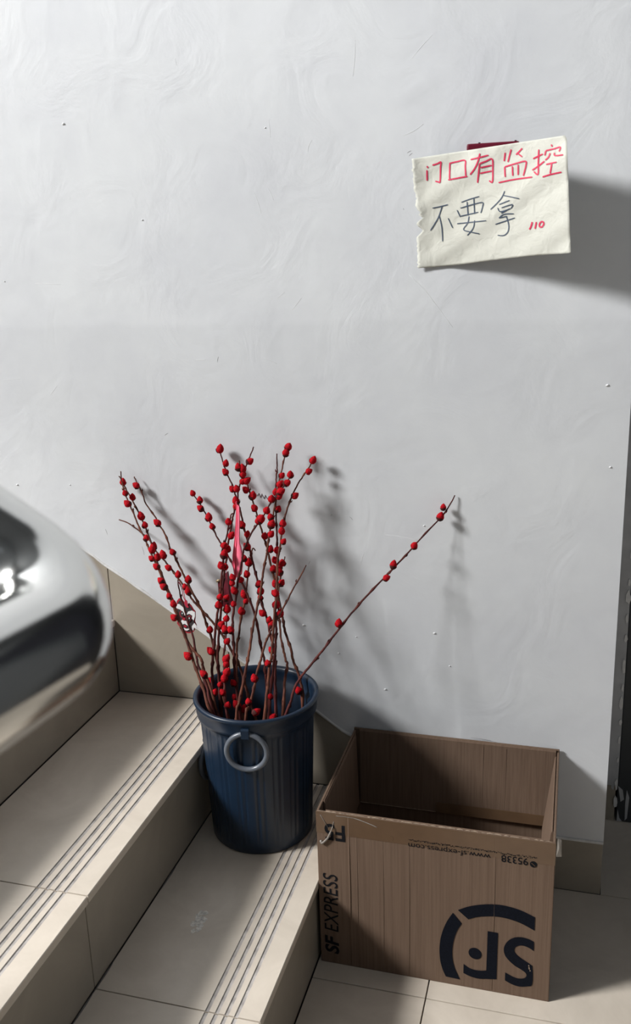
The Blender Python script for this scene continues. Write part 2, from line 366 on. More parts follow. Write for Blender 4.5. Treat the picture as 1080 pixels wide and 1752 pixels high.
# left end wall with the tall window that lights the stairs
def wall_with_window(name, axis, pos, thick, lo, hi, wlo, whi, n):
    bm = bmesh.new()
    def b(a0, a1, z0, z1):
        if axis == 'x': box(bm, (pos, a0, z0), (pos+thick, a1, z1))
        else: box(bm, (a0, pos, z0), (a1, pos+thick, z1))
    b(lo[0], hi[0], lo[1], wlo[1]); b(lo[0], hi[0], whi[1], hi[1]); b(lo[0], wlo[0], wlo[1], whi[1]); b(whi[0], hi[0], wlo[1], whi[1])
    finish(name, bm, M['plain'], kind='structure')
    win = empty('window_%d' % n, (pos, wlo[0], wlo[1]) if axis == 'x' else (wlo[0], pos, wlo[1])); tag(win, kind='structure')
    f = 0.05
    for a0, a1, z0, z1 in ((wlo[0], whi[0], wlo[1], wlo[1]+f), (wlo[0], whi[0], whi[1]-f, whi[1]), (wlo[0], wlo[0]+f, wlo[1]+f, whi[1]-f), (whi[0]-f, whi[0], wlo[1]+f, whi[1]-f)):
        q = boxbm((pos+0.02, a0, z0), (pos+0.07, a1, z1)) if axis == 'x' else boxbm((a0, pos+0.02, z0), (a1, pos+0.07, z1))
        part('window_frame', q, M['metal_dark'], win)
wall_with_window('wall_left', 'x', XL-0.15, 0.15, (-3.2, -2.0), (0.0, 6.0), (-3.1, 3.4), (-2.15, 4.95), 1)
wall_with_window('wall_front', 'y', -3.35, 0.15, (XL, -2.0), (2.0, 6.0), (0.3, 1.9), (1.9, 3.3), 2)  # this unseen window opening is made up to go with the front fill
finish('ceiling', boxbm((XL-0.15, -3.35, 6.0), (2.2, 0.45, 6.1)), M['plain'], kind='structure')

# ------------------------------------------------------------------ stainless handrail: down the flight, bend, across to the next flight
rail = empty('stair_handrail', (0.1458, -1.148, 0.9981))
tag(rail, 'polished stainless steel tube handrail curving round at the foot of the stairs', 'handrail')
C0 = Vector((0.1458, -1.148, 0.9981)); th = math.atan(slope)
d1 = Vector((-0.054, -1, 0.042)).normalized(); d2 = Vector((-math.cos(th), 0, math.sin(th))); BR = 0.045; RR = 0.030
def corner(C, d1, d2, B, n=20):
    ang = math.acos(max(-1, min(1, -d1.dot(d2)))); t = B*math.tan(ang/2); nn = (d1+d2).normalized(); O = C+nn*(B/math.cos(ang/2))
    a0 = C+d1*t-O; a1 = C+d2*t-O
    return [O+(a0*math.sin((1-k/n)*ang)+a1*math.sin(k/n*ang))/math.sin(ang) for k in range(n+1)]
arc = corner(C0, d1, d2, BR)
C1 = C0+d1*0.42; d3 = Vector((-math.cos(th), 0, -math.sin(th)))
arc2 = corner(C1, d3, -d1, BR)
pts = [C1+d3*1.6]+arc2+arc+[C0+d2*k for k in (0.5, 1.5, 3.4)]
bm = bmesh.new(); tube(bm, pts, RR, 40); part('rail_tube', bm, M['chrome'], rail, True)
for k in (1.2, 2.2, 3.1):
    q = C0+d2*k; zt = (math.floor(-q.x/T)+1)*H
    bm = bmesh.new(); tube(bm, [Vector((q.x, q.y, zt)), Vector((q.x, q.y, q.z))], 0.019, 16); part('post', bm, M['chrome'], rail, True)
bm = bmesh.new(); tube(bm, [Vector((C1.x, C1.y+0.10, 0.0)), Vector((C1.x, C1.y+0.10, C1.z))], 0.019, 16); part('post', bm, M['chrome'], rail, True)

# ------------------------------------------------------------------ bucket
BX, BY, BZ = -0.138, -0.152, H
HB = 0.272; RT, RB = 0.1035, 0.092
def brad(z): return RB+(RT-RB)*(z/HB)
bucket = empty('waste_bucket', (BX, BY, BZ)); tag(bucket, 'dark blue ribbed plastic bucket with grey ring handles on the lower step', 'bucket')
bm = bmesh.new(); NP = 38; sub = 6; N = NP*sub
zs = [0.0, 0.004, 0.02, 0.03, 0.10, 0.18, 0.225, 0.235]
rings = []
def ring(r_fn, z):
    return [bm.verts.new((r_fn(k)*math.cos(2*math.pi*k/N), r_fn(k)*math.sin(2*math.pi*k/N), z)) for k in range(N)]
def groove(k, amt):
    j = k % (sub*2)
    return -amt if j in (1, 5) else 0.0
for z in zs:
    amt = 0.0019 if 0.03 <= z <= 0.226 else 0.0
    off = -0.003 if z == 0 else 0
    rings.append(ring(lambda k: brad(z)+off+groove(k, amt), z))
for r, z in [(RT+0.0005, 0.238), (RT+0.0035, 0.2405), (RT+0.0045, 0.246), (RT+0.0055, 0.262), (RT+0.0075, 0.2645), (RT+0.0088, 0.268), (RT+0.0085, 0.2715), (RT+0.006, 0.273), (RT+0.002, 0.2722), (RT-0.001, 0.269),
             (RT-0.002, 0.262), (RT-0.003, 0.243), (RT-0.0075, 0.239), (brad(0.10)-0.004, 0.10), (RB-0.004, 0.010), (RB-0.03, 0.007), (0.02, 0.007)]:
    rings.append(ring(lambda k: r, z))
for a, b in zip(rings, rings[1:]):
    for k in range(N): bm.faces.new((a[k], a[(k+1) % N], b[(k+1) % N], b[k]))
bm.faces.new(rings[0][::-1]); bm.faces.new(rings[-1])
o = finish('bucket_body', bm, M['blue'], bucket, smooth=True)
def handle(az, ztop):
    d = Vector((math.cos(az), math.sin(az), 0)); s = Vector((-math.sin(az), math.cos(az), 0))
    r0 = brad(ztop)
    bm = bmesh.new()
    # saddle bracket: block with a slot, hugging the ring
    c = d*(r0+0.0045)+Vector((0, 0, ztop))
    vs = []
    prof = [(-0.006, 0.011), (0.0045, 0.011), (0.0062, 0.008), (0.0062, -0.007), (0.0045, -0.009), (-0.006, -0.009)]
    prism(bm, [c+d*a+Vector((0, 0, b))-s*0.0075 for a, b in prof], s*0.015)
    bmesh.ops.bevel(bm, geom=[e for e in bm.edges if abs((e.verts[0].co-e.verts[1].co).normalized().dot(s)) < 0.1], offset=0.0012, segments=2, affect='EDGES')
    br = finish('handle_bracket', bm, M['blue'], bucket)
    R_ = 0.0345; cc = d*(r0+0.0052)+Vector((0, 0, ztop-R_)); tilt = math.atan((RT-RB)/HB)
    up = (Vector((0, 0, 1))+d*tilt).normalized()
    bm = bmesh.new(); n = 48
    tube(bm, [cc+(s*math.sin(2*math.pi*k/n)+up*math.cos(2*math.pi*k/n))*R_-d*0.0015 for k in range(n)], 0.0046, 14, closed=True)
    o = finish('ring_handle', bm, M['grey_plastic'], br, smooth=True); o['label'] = 'grey plastic ring handle'
pf = at(422, 1256, y=-0.25); AZ = math.atan2(pf.y-BY, pf.x-BX)
handle(AZ, 0.408-BZ)
handle(AZ-math.radians(101), 0.317-BZ)

# ------------------------------------------------------------------ catkin branches, each traced stem with its own buds
def R1(x, y): return (190+x/5.143, 750+y/5.143)
def R2(x, y): return (350+x/5.143, 750+y/5.143)
def R3(x, y): return (240+x/6, 930+y/6)
def R4(x, y): return (360+x/5.4, 930+y/5.4)
def Z5(x, y): return (310+x/4.32, 1110+y/4.32)
def Z8(x, y): return (500+x/3.176, 830+y/3.176)
def LST(fn, *ps): return [fn(*p) for p in ps]

BR_ = [
 dict(tip=-0.02, base=-0.19, red=0, p=LST(R1, (85, 290), (100, 380), (150, 480), (195, 560), (260, 690), (310, 800), (350, 910))+LST(R3, (130, 60), (170, 180), (205, 275), (262, 420), (330, 580), (410, 800), (490, 1010), (560, 1110), (630, 1190))+LST(Z5, (165, 150), (215, 280), (280, 515)),
      b=LST(R1, (105, 380), (188, 513), (262, 680), (298, 760), (375, 945))+LST(R3, (175, 135))+LST(Z5, (165, 185)),
      l='branch with the small hooked bare tip at upper left, its catkins near the top'),
 dict(tip=-0.035, base=-0.215, red=0, p=LST(R1, (70, 335), (85, 350), (105, 420), (140, 530), (190, 640), (240, 770), (290, 860), (320, 940))+LST(R3, (110, 100), (150, 180), (200, 290), (250, 420), (310, 560), (370, 720), (430, 880), (480, 1010), (540, 1190))+LST(Z5, (110, 150), (165, 300), (235, 505)),
      b=LST(R1, (122, 480), (142, 572), (310, 875), (362, 970))+LST(R3, (113, 150), (163, 235), (210, 378), (237, 440), (295, 535), (340, 615), (345, 758), (487, 1152)),
      l='brown branch running in front of the lion mask, leftmost in the bucket'),
 dict(tip=-0.02, base=-0.10, red=0, p=LST(R1, (70, 715), (150, 745), (230, 800), (300, 860), (360, 925))+LST(R3, (160, 70), (200, 120), (270, 200), (350, 300), (400, 370), (470, 470), (540, 580), (620, 670), (720, 780), (800, 880), (880, 990), (950, 1120))+LST(Z5, (440, 150), (480, 290), (520, 420)),
      b=LST(R3, (230, 110), (285, 245), (390, 312), (460, 440), (492, 480)),
      l='branch with a bare twig pointing left, slanting right across the others'),
 dict(tip=-0.015, base=-0.14, red=0, p=LST(R1, (205, 338), (225, 380), (270, 470), (310, 580), (395, 700), (430, 770), (480, 850), (520, 970))+LST(R3, (300, 50), (333, 90), (400, 230), (460, 350), (520, 470), (590, 600), (650, 730), (690, 850), (730, 960), (770, 1120))+LST(Z5, (275, 140), (300, 300), (330, 430)),
      b=LST(R1, (218, 412), (405, 740), (540, 998))+LST(R3, (492, 365), (717, 880), (722, 1100))+LST(Z5, (215, 235)),
      l='branch with a single catkin under its thin tip, standing right of the left pair'),
 dict(tip=-0.085, base=-0.195, red=1, p=LST(R3, (385, 370), (410, 520), (450, 660), (500, 840), (540, 950), (575, 1150))+LST(Z5, (130, 130), (190, 280), (250, 505)),
      b=[], l='short bare twig that carries the hanging lion mask'),
 dict(tip=-0.02, base=-0.11, red=1, p=LST(R1, (715, 480), (780, 570), (830, 660), (880, 760), (940, 880), (985, 950))+LST(R4, (165, 120), (205, 190), (245, 270), (290, 350), (340, 470), (400, 620), (440, 780), (470, 950), (500, 1080))+LST(Z5, (625, 180), (640, 320)),
      b=LST(R1, (718, 480), (782, 540), (785, 613), (860, 690), (890, 772))+LST(R4, (275, 330)),
      l='branch leaning left below the pink tag with five catkins at its end'),
 dict(tip=-0.02, base=-0.13, red=1, p=LST(R2, (130, 90), (160, 200), (200, 310), (240, 400), (270, 490), (295, 570), (320, 650), (350, 800), (385, 920), (405, 1010))+LST(R4, (400, 200), (430, 330), (460, 440), (480, 560), (530, 720), (550, 830), (590, 980), (600, 1080))+LST(Z5, (695, 220), (700, 500)),
      b=LST(R2, (138, 88), (188, 215), (182, 293), (243, 443), (325, 755), (378, 840), (372, 950))+LST(R4, (450, 370), (465, 434), (460, 497), (478, 640), (545, 700), (570, 740), (565, 980)),
      l='tall branch topped by one catkin, passing behind the pink tag'),
 dict(tip=-0.03, base=-0.14, red=1, p=LST(R2, (432, 75), (400, 160), (365, 250), (330, 350), (300, 450), (288, 540), (262, 640), (240, 740), (215, 890), (195, 1010))+LST(R4, (150, 140), (130, 270), (115, 420), (100, 600), (85, 750), (75, 900), (70, 1080))+LST(Z5, (280, 230), (290, 400)),
      b=LST(R2, (403, 200), (335, 262), (340, 312), (297, 250), (340, 378), (375, 370), (283, 440), (275, 545), (280, 595), (238, 850), (205, 968))+LST(R4, (138, 212), (150, 500), (103, 750))+LST(Z5, (290, 262)),
      l='tall branch with a bare pointed tip and many catkins, holding the pink tag'),
 dict(tip=-0.07, base=-0.16, red=1, p=LST(R2, (258, 660), (235, 668), (228, 700), (210, 780), (195, 870), (165, 950), (155, 1010))+LST(R4, (120, 160), (100, 350), (90, 470), (65, 650), (45, 830), (20, 1080))+LST(Z5, (230, 200), (245, 420)),
      b=LST(R2, (210, 730), (175, 940), (175, 1015))+LST(R4, (125, 100), (98, 200), (90, 490), (75, 563))+LST(Z5, (222, 20), (250, 320)),
      l='branch with a curled broken top left of the pink tag'),
 dict(tip=-0.025, base=-0.10, red=0, p=LST(R2, (305, 195), (318, 260), (345, 340), (372, 390), (400, 480), (430, 570), (460, 660), (490, 760), (520, 870), (550, 960))+LST(R4, (540, 110), (570, 240), (600, 350), (625, 480), (650, 600), (670, 700), (690, 810), (740, 960), (765, 1080))+LST(Z5, (850, 140), (880, 230), (898, 425)),
      b=LST(R2, (360, 450), (425, 500), (437, 610), (485, 710), (530, 855), (580, 970))+LST(R4, (582, 230), (600, 370), (590, 455))+LST(Z5, (865, 305)),
      l='long branch crossing from beside the tag down to the right edge of the bucket'),
 dict(tip=-0.03, base=-0.16, red=1, p=LST(R2, (637, 135), (640, 240), (632, 340), (628, 460), (627, 560), (632, 700), (637, 850), (640, 960))+LST(R4, (615, 200), (612, 350), (605, 500), (600, 620), (608, 760), (605, 900), (600, 990))+LST(Z5, (680, 150), (660, 350), (650, 500)),
      b=LST(R2, (628, 470), (650, 620), (640, 980))+LST(R4, (597, 150), (608, 560))+LST(Z5, (660, 350), (680, 505)),
      l='straight upright branch with a bare blunt tip and few catkins'),
 dict(tip=-0.03, base=-0.20, red=0, p=LST(R2, (742, 60), (710, 150), (685, 260), (655, 380), (640, 470), (625, 560), (605, 670), (580, 800), (560, 930), (550, 1000))+LST(R4, (520, 110), (495, 220), (480, 330), (465, 440), (435, 580), (405, 720), (380, 860), (360, 1000), (345, 1080))+LST(Z5, (475, 180), (430, 400), (410, 535)),
      b=LST(R2, (740, 70), (718, 122), (683, 325), (670, 400), (580, 690), (592, 750), (588, 840)),
      l='tall branch with two stacked catkins at the top, bare pale brown below'),
 dict(tip=-0.05, base=-0.15, red=1, p=LST(R2, (770, 305), (720, 390), (640, 490), (570, 590), (520, 680), (440, 790), (380, 900), (345, 980))+LST(R4, (300, 110), (282, 220), (262, 300), (240, 460), (215, 620), (205, 760), (215, 930), (220, 1060))+LST(Z5, (400, 230), (425, 420)),
      b=LST(R2, (755, 315), (730, 390), (675, 465), (658, 513), (590, 530), (548, 630), (500, 705), (470, 725))+LST(R4, (205, 310), (200, 360), (218, 430), (215, 555), (187, 795))+LST(Z5, (385, 250), (410, 410)),
      l='branch slanting left below its catkin tip, crossing the tall upright branches'),
 dict(tip=-0.02, base=-0.15, red=0, p=LST(R4, (415, 65), (400, 45), (386, 55), (372, 120), (355, 200), (345, 320), (330, 430), (315, 560), (290, 650), (265, 830), (245, 960), (245, 1060))+LST(Z5, (410, 200), (420, 380), (460, 520)),
      b=LST(R4, (308, 130), (352, 170), (337, 278), (310, 465), (330, 530), (287, 620))+LST(Z5, (398, 357), (462, 440)),
      l='short branch with a small hook at its top right of the tag'),
 dict(tip=-0.025, base=-0.205, red=0, p=LST(R2, (958, 185), (935, 230), (890, 300), (830, 390), (780, 490), (730, 610), (700, 720), (680, 840), (665, 960))+LST(R4, (625, 140), (618, 300), (614, 430), (595, 650), (580, 860), (570, 980), (560, 1080))+LST(Z5, (655, 130), (640, 280), (618, 525)),
      b=LST(R2, (958, 188), (922, 288), (800, 503), (690, 745), (680, 810), (697, 905))+LST(R4, (605, 455))+LST(Z5, (640, 105)),
      l='curved branch bowing out to the right with a catkin at its tip'),
 dict(tip=-0.06, base=-0.185, red=0, p=LST(R4, (690, 120), (660, 230), (640, 370), (622, 480), (628, 600), (640, 720), (650, 860), (680, 1000), (695, 1080))+LST(Z5, (785, 120), (765, 250), (748, 500)),
      b=LST(R4, (665, 175), (635, 255), (660, 360), (648, 640), (632, 200)),
      l='short branch with a forked tip beside the broken bare stick'),
 dict(tip=-0.085, base=-0.215, red=0, p=LST(R4, (885, 200), (840, 290), (770, 410), (720, 510), (665, 610), (600, 730), (550, 830), (510, 920), (480, 1020), (465, 1080))+LST(Z5, (565, 160), (540, 290), (500, 440), (475, 540)),
      b=LST(Z5, (540, 215), (497, 390), (558, 465)),
      l='bare stick with a snapped end leaning right across the bunch'),
 dict(tip=-0.009, base=-0.19, red=1, p=LST(Z8, (886, 55), (830, 150), (700, 290), (590, 410), (480, 525), (380, 630), (280, 750), (180, 880), (100, 980), (50, 1040))+LST(Z5, (880, 220), (840, 290), (800, 430), (775, 490)),
      b=LST(Z8, (822, 118), (807, 168), (665, 327), (551, 430), (515, 503), (253, 748)),
      l='long branch leaning far out to the right on its own against the wall'),
 dict(tip=-0.10, base=-0.18, red=1, p=LST(R4, (165, 545), (150, 680), (145, 800), (135, 930), (120, 1050))+LST(Z5, (320, 130), (322, 250), (338, 470)),
      b=LST(R4, (155, 600), (150, 690), (135, 790), (158, 900), (150, 1060))+LST(Z5, (335, 110), (340, 170), (305, 320), (320, 215), (345, 415)),
      l='short branch in front of the dark red pendant, thick with catkins low down'),
]
def inner_r(z): return (brad(max(0.0, z-BZ)) if z-BZ < 0.235 else RT-0.004)-0.008
def place(px, py, y):
    """a traced point at depth y; below the rim slide it along its sight line until it is inside the bucket"""
    p = at(px, py, y=y)
    if p.z > BZ+HB+0.012: return p
    best = None
    for k in range(101):
        q = at(px, py, y=-0.245+0.002*k*0.95)
        if math.hypot(q.x-BX, q.y-BY) < inner_r(q.z) and q.z > BZ+0.02:
            dd = abs(q.y-p.y)
            if best is None or dd < best[0]: best = (dd, q)
    return best[1] if best else p

# one catkin mesh per size, shared
def catkin_mesh(name, L_, Rd, sd):
    rnd = random.Random(sd); bm = bmesh.new(); nr, ns = 9, 12; V = []
    for j in range(nr+1):
        t = j/nr; r = Rd*(math.sin(math.pi*(0.06+0.94*t)**0.85))**0.75 if t < 1 else 0
        z = L_*t
        V.append([bm.verts.new((max(r, 0.0004)*(1+rnd.uniform(-0.07, 0.07))*math.cos(2*math.pi*k/ns), max(r, 0.0004)*(1+rnd.uniform(-0.07, 0.07))*math.sin(2*math.pi*k/ns), z)) for k in range(ns)])
    for j in range(nr):
        for k in range(ns): bm.faces.new((V[j][k], V[j][(k+1) % ns], V[j+1][(k+1) % ns], V[j+1][k]))
    bm.faces.new(V[0][::-1]); bm.faces.new(V[-1])
    # brown bud scale cupping one side of the base
    n = 8; A = []
    for j in range(4):
        t = j/3*0.42; r = (Rd*(math.sin(math.pi*(0.06+0.94*t)**0.85))**0.75)*1.08+0.0003
        A.append([bm.verts.new((r*math.cos(-1.1+2.2*k/n), r*math.sin(-1.1+2.2*k/n), L_*t-0.0008)) for k in range(n+1)])
    for j in range(3):
        for k in range(n):
            f = bm.faces.new((A[j][k], A[j][k+1], A[j+1][k+1], A[j+1][k])); f.material_index = 1
    me = bpy.data.meshes.new(name); bm.to_mesh(me); bm.free(); me.materials.append(M['catkin']); me.materials.append(M['bark_red'])
    for p in me.polygons: p.use_smooth = True
    return me
CK = [catkin_mesh('catkin_%d' % k, L_, R_, k) for k, (L_, R_) in enumerate([(0.0135, 0.0056), (0.0120, 0.0052), (0.0150, 0.0058), (0.0112, 0.0049)])]

for bi, B in enumerate(BR_):
    rnd = random.Random(100+bi); P2 = B['p']; n = len(P2)
    cum = [0]
    for a, b in zip(P2, P2[1:]): cum.append(cum[-1]+math.dist(a, b))
    pts = []
    for (px, py), c in zip(P2, cum):
        s = c/cum[-1]; y = B['tip']+(B['base']-B['tip'])*s**1.1
        pts.append(place(px, py, y))
    # run on down to the bottom of the bucket
    last = pts[-1]; d = (pts[-1]-pts[-2]).normalized(); tgt = last+d*((BZ+0.012-last.z)/min(d.z, -0.4))
    v = Vector((tgt.x-BX, tgt.y-BY)); v = v*min(1, 0.076/max(v.length, 1e-6)); tgt = Vector((BX+v.x, BY+v.y, BZ+0.012))
    if last.z > BZ+0.03: pts.append(tgt)
    path = smooth_path(pts, 5); m_ = len(path); L_ = 0; rad = []; nodes = []; nxt = 0.03
    for i, p in enumerate(path):
        if i: L_ += (p-path[i-1]).length
        t = i/(m_-1); r = 0.00105+0.00165*t**0.85
        if L_ > nxt: r *= 1.45; nodes.append(i); nxt = L_+rnd.uniform(0.025, 0.055)
        rad.append(r*rnd.uniform(0.94, 1.08)); path[i] = p+Vector((rnd.uniform(-1, 1), rnd.uniform(-1, 1), 0))*0.0005
    root = empty('catkin_branch', tgt); tag(root, B['l'], 'branch', 'red catkin branches in the blue bucket')
    bm = bmesh.new(); tube(bm, path, rad, 7)
    for i in nodes:                                   # leaf scars: little side spurs
        if i in (0, m_-1): continue
        dd = (path[i-1]-path[i]).normalized(); a = rnd.uniform(0, 6.28)
        side = (dd.orthogonal().normalized()); side.rotate(Matrix.Rotation(a, 3, dd))
        tube(bm, [path[i], path[i]+side*0.0028+dd*0.002, path[i]+side*0.0036+dd*0.0055], [0.0013, 0.0014, 0.0004], 5)
    part('stem', bm, M['bark_red'] if B['red'] else M['bark'], root, True)
    for k, (px, py) in enumerate(B['b']):
        # nearest stem point as seen gives the depth of the catkin
        ray = (at(px, py, y=0.0)-CP).normalized(); bi_ = min(range(m_), key=lambda i: ((path[i]-CP)-ray*((path[i]-CP).dot(ray))).length)
        sp = path[bi_]; t_ = (sp-CP).dot(ray); c = CP+ray*(t_-0.002)
        up = (path[max(bi_-2, 0)]-path[min(bi_+2, m_-1)]).normalized()
        side = c-sp; side = side-up*side.dot(up)
        ax = (up*0.85+(side.normalized()*0.5 if side.length > 1e-4 else Vector())).normalized()
        me = CK[(bi*3+k) % 4]; L2 = max(v.co.z for v in me.vertices)
        c.y = min(c.y, -0.013)
        o = link('catkin', me, root); q = ax.to_track_quat('Z', 'Y'); sc = rnd.uniform(1.06, 1.28)
        o.matrix_parent_inverse = Matrix.Translation(-root.location)
        o.matrix_basis = Matrix.LocRotScale(c-ax*L2*0.5*sc, q @ Matrix.Rotation(rnd.uniform(0, 6.28), 3, 'Z').to_quaternion(), Vector((sc, sc, sc)))

# ------------------------------------------------------------------ things hanging in the branches
def poly_px(fn, ps, y): return [at(*fn(*p), y=y) for p in ps]
def blob(fn, c, rx, ry, y, rot=0, n=20):
    return [at(*fn(c[0]+rx*math.cos(2*math.pi*k/n)*math.cos(rot)-ry*math.sin(2*math.pi*k/n)*math.sin(rot), c[1]+rx*math.cos(2*math.pi*k/n)*math.sin(rot)+ry*math.sin(2*math.pi*k/n)*math.cos(rot)), y=y) for k in range(n)]
YM = -0.062
mask = empty('lion_mask_ornament', at(*R3(480, 920), y=YM)); tag(mask, 'small red, black and white lion dance mask hanging on a twig', 'ornament')
outer = [(372, 640), (375, 590), (395, 565), (425, 570), (445, 600), (480, 630), (498, 612), (525, 640), (545, 675), (566, 700), (566, 760), (560, 800), (578, 840), (566, 872), (548, 905), (510, 922), (470, 918), (440, 890), (400, 850), (378, 820), (385, 780), (365, 720)]
def plate(name, pts_, t, m, up=None):
    bm = bmesh.new(); prism(bm, pts_, (0, t, 0)); return part(name, bm, m, mask) if up is None else finish(name, bm, m, up)
plate('red_backing', poly_px(R3, outer, YM), 0.002, M['mask_red'])
inn = [(470+(a-470)*0.88, 755+(b-755)*0.90) for a, b in outer]
plate('charcoal_face', poly_px(R3, inn, YM-0.001), 0.001, M['mask_dark'])
plate('white_brow', poly_px(R3, [(360, 660), (372, 625), (400, 622), (440, 655), (462, 700), (460, 740), (440, 720), (415, 680), (385, 668)], YM-0.0022), 0.0012, M['mask_white'])
plate('white_brow', poly_px(R3, [(475, 730), (490, 700), (530, 690), (560, 705), (562, 745), (548, 790), (530, 770), (535, 740), (505, 722)], YM-0.0022), 0.0012, M['mask_white'])
for c, rt in (((428, 725), -0.25), ((500, 775), 0.25)):
    er = plate('eye_rim', blob(R3, c, 24, 36, YM-0.0022, rt), 0.0012, M['mask_red']); plate('eye_dark', blob(R3, c, 17, 28, YM-0.0030, rt), 0.0008, M['mask_dark'], er); plate('pupil', blob(R3, (c[0]+3, c[1]-8), 5, 8, YM-0.0036, 0), 0.0006, M['mask_white'], er)
plate('nose', blob(R3, (447, 775), 16, 13, YM-0.003), 0.002, M['mask_red'])
mz = plate('white_muzzle', poly_px(R3, [(412, 800), (430, 785), (470, 795), (505, 830), (505, 880), (480, 895), (445, 885), (420, 845)], YM-0.0022), 0.0012, M['mask_white'])
plate('mouth', poly_px(R3, [(432, 832), (455, 825), (485, 845), (490, 870), (465, 872), (440, 858)], YM-0.0030), 0.0008, M['mask_dark'], mz)
plate('tongue', blob(R3, (462, 850), 18, 10, YM-0.0036, 0.4), 0.0006, M['mask_red'], mz)
plate('white_whisker', poly_px(R3, [(530, 850), (555, 815), (578, 845), (566, 875), (552, 860), (545, 895), (535, 880)], YM-0.0022), 0.0012, M['mask_white'])
plate('red_bow', poly_px(R3, [(450, 610), (460, 575), (480, 590), (490, 640), (500, 655), (480, 660), (462, 640)], YM-0.0024), 0.0014, M['string'])
bm = bmesh.new()
for dx in (0, 14):
    tube(bm, smooth_path([at(*R3(395+dx*0.3, 395), y=-0.082), at(*R3(428+dx, 470), y=-0.07), at(*R3(440+dx, 540), y=YM), at(*R3(470, 600), y=YM+0.0005)], 5), 0.0007, 5)
part('hanging_string', bm, M['string'], mask, True)

YT = -0.075
tg = empty('paper_tag', at(408, 985, y=YT)); tag(tg, 'bright pink folded paper tag hanging among the branches', 'tag')
def curved_sheet(name, left, right, ybow, m, thick=0.0005):
    bm = bmesh.new(); n = len(left); K = 5; P = []
    for (a, b) in zip(left, right):
        P.append([at(a[0]+(b[0]-a[0])*k/K, a[1]+(b[1]-a[1])*k/K, y=YT+ybow*math.sin(math.pi*k/K)-0.004*(k/K)) for k in range(K+1)])
    grid_between(bm, P); o = part(name, bm, m, tg, True)
    s = o.modifiers.new('thick', 'SOLIDIFY'); s.thickness = thick; s.offset = 0
    return o
curved_sheet('back_leaf', [R2(280, 590), R2(275, 720), R2(265, 880), R3(948, 120), R3(948, 215), R3(960, 285), R3(968, 335)], [R2(292, 588), R2(288, 720), R2(284, 880), R3(975, 120), R3(974, 215), R3(975, 285), R3(975, 342)], 0.003, M['pink_dark'])
curved_sheet('front_leaf', [R2(290, 585), R2(288, 720), R2(284, 860), R2(280, 930), R3(975, 60), R3(972, 200), R3(972, 290), R3(976, 345), R3(984, 352)],
             [R2(308, 600), R2(312, 720), R2(310, 860), R2(312, 915), R3(1040, 40), R3(1056, 130), R3(1054, 230), R3(1046, 305), R3(1040, 318)], -0.003, M['pink'])
bm = bmesh.new(); tube(bm, smooth_path([at(*R2(288, 545), y=-0.047), at(*R2(280, 570), y=YT+0.008), at(*R2(290, 600), y=YT)], 5), 0.0016, 6); part('tie', bm, M['string'], tg, True)

YP = -0.028
pd = empty('pendant', at(*R4(125, 610), y=YP)); tag(pd, 'dark red tapered card pendant half hidden behind the middle stems', 'ornament')
bm = bmesh.new(); prism(bm, poly_px(R4, [(68, 355), (100, 340), (108, 300), (150, 268), (162, 340), (172, 460), (195, 545), (180, 575), (140, 590), (110, 580), (80, 500)], YP), (0, 0.010, 0)); part('pendant_body', bm, M['pendant'], pd)
bm = bmesh.new(); tube(bm, [at(*R4(56, 352), y=YP-0.001), at(*R4(72, 342), y=YP-0.001), at(*R4(98, 335), y=YP-0.001)], [0.002, 0.0028, 0.002], 8); part('top_bar', bm, M['bead'], pd, True)
bm = bmesh.new(); cc = at(*R4(122, 608), y=YP+0.003); bmesh.ops.create_icosphere(bm, subdivisions=2, radius=0.0035, matrix=Matrix.Translation(cc)); part('bead', bm, M['bead'], pd, True)
bm = bmesh.new(); tube(bm, smooth_path([at(*R4(150, 275), y=YP+0.004), at(*R4(148, 215), y=-0.035), at(*R4(140, 150), y=-0.052)], 4), 0.0006, 5); part('hanging_string', bm, M['string'], pd)

# ------------------------------------------------------------------ open carton
BX0, BX1, BY0, BY1, BH = 0.006, 0.3885, -0.286, -0.009, 0.298
TH = 0.004
carton = empty('cardboard_carton', ((BX0+BX1)/2, (BY0+BY1)/2, 0)); tag(carton, 'open brown corrugated cardboard carton printed in dark ink, on the landing floor', 'carton')
def cpart(name, bm, m, smooth=False): return part(name, bm, m, carton, smooth)
def panel(name, lo, hi): return cpart(name, boxbm(lo, hi, 0.0013), M['card'])
FRONT = panel('front_panel', (BX0, BY0, 0.0), (BX1, BY0+TH, BH)); BACK = panel('back_panel', (BX0, BY1-TH, 0.0), (BX1, BY1, BH+0.004))
panel('side_panel', (BX0, BY0+TH, 0.0), (BX0+TH, BY1-TH, BH)); panel('side_panel', (BX1-TH, BY0+TH, 0.0), (BX1, BY1-TH, BH))
panel('bottom_panel', (BX0+TH, BY0+TH, 0.0005), (BX1-TH, BY1-TH, TH))
FL = 0.15
def flap(name, mk, top):
    # folded-in top flap: hangs inside, joined over a rounded crease
    return cpart(name, mk, M['card'])
yb = BY1-TH; yf = BY0+TH
bm = bmesh.new(); prism(bm, [(0, yb-0.0005, BH+0.003), (0, yb-0.002, BH+0.0045), (0, yb-0.004, BH+0.001), (0, yb-0.010, BH-FL), (0, yb-0.0065, BH-FL)], (BX1-BX0-0.018, 0, 0)); bmesh.ops.translate(bm, verts=bm.verts, vec=(BX0+0.012, 0, 0)); cpart('back_flap', bm, M['card'])
bm = bmesh.new(); prism(bm, [(0, yf+0.0005, BH-0.001), (0, yf+0.002, BH+0.0005), (0, yf+0.004, BH-0.003), (0, yf+0.012, BH-FL), (0, yf+0.0085, BH-FL)], (BX1-BX0-0.03, 0, 0)); bmesh.ops.translate(bm, verts=bm.verts, vec=(BX0+0.015, 0, 0)); cpart('front_flap', bm, M['card'])
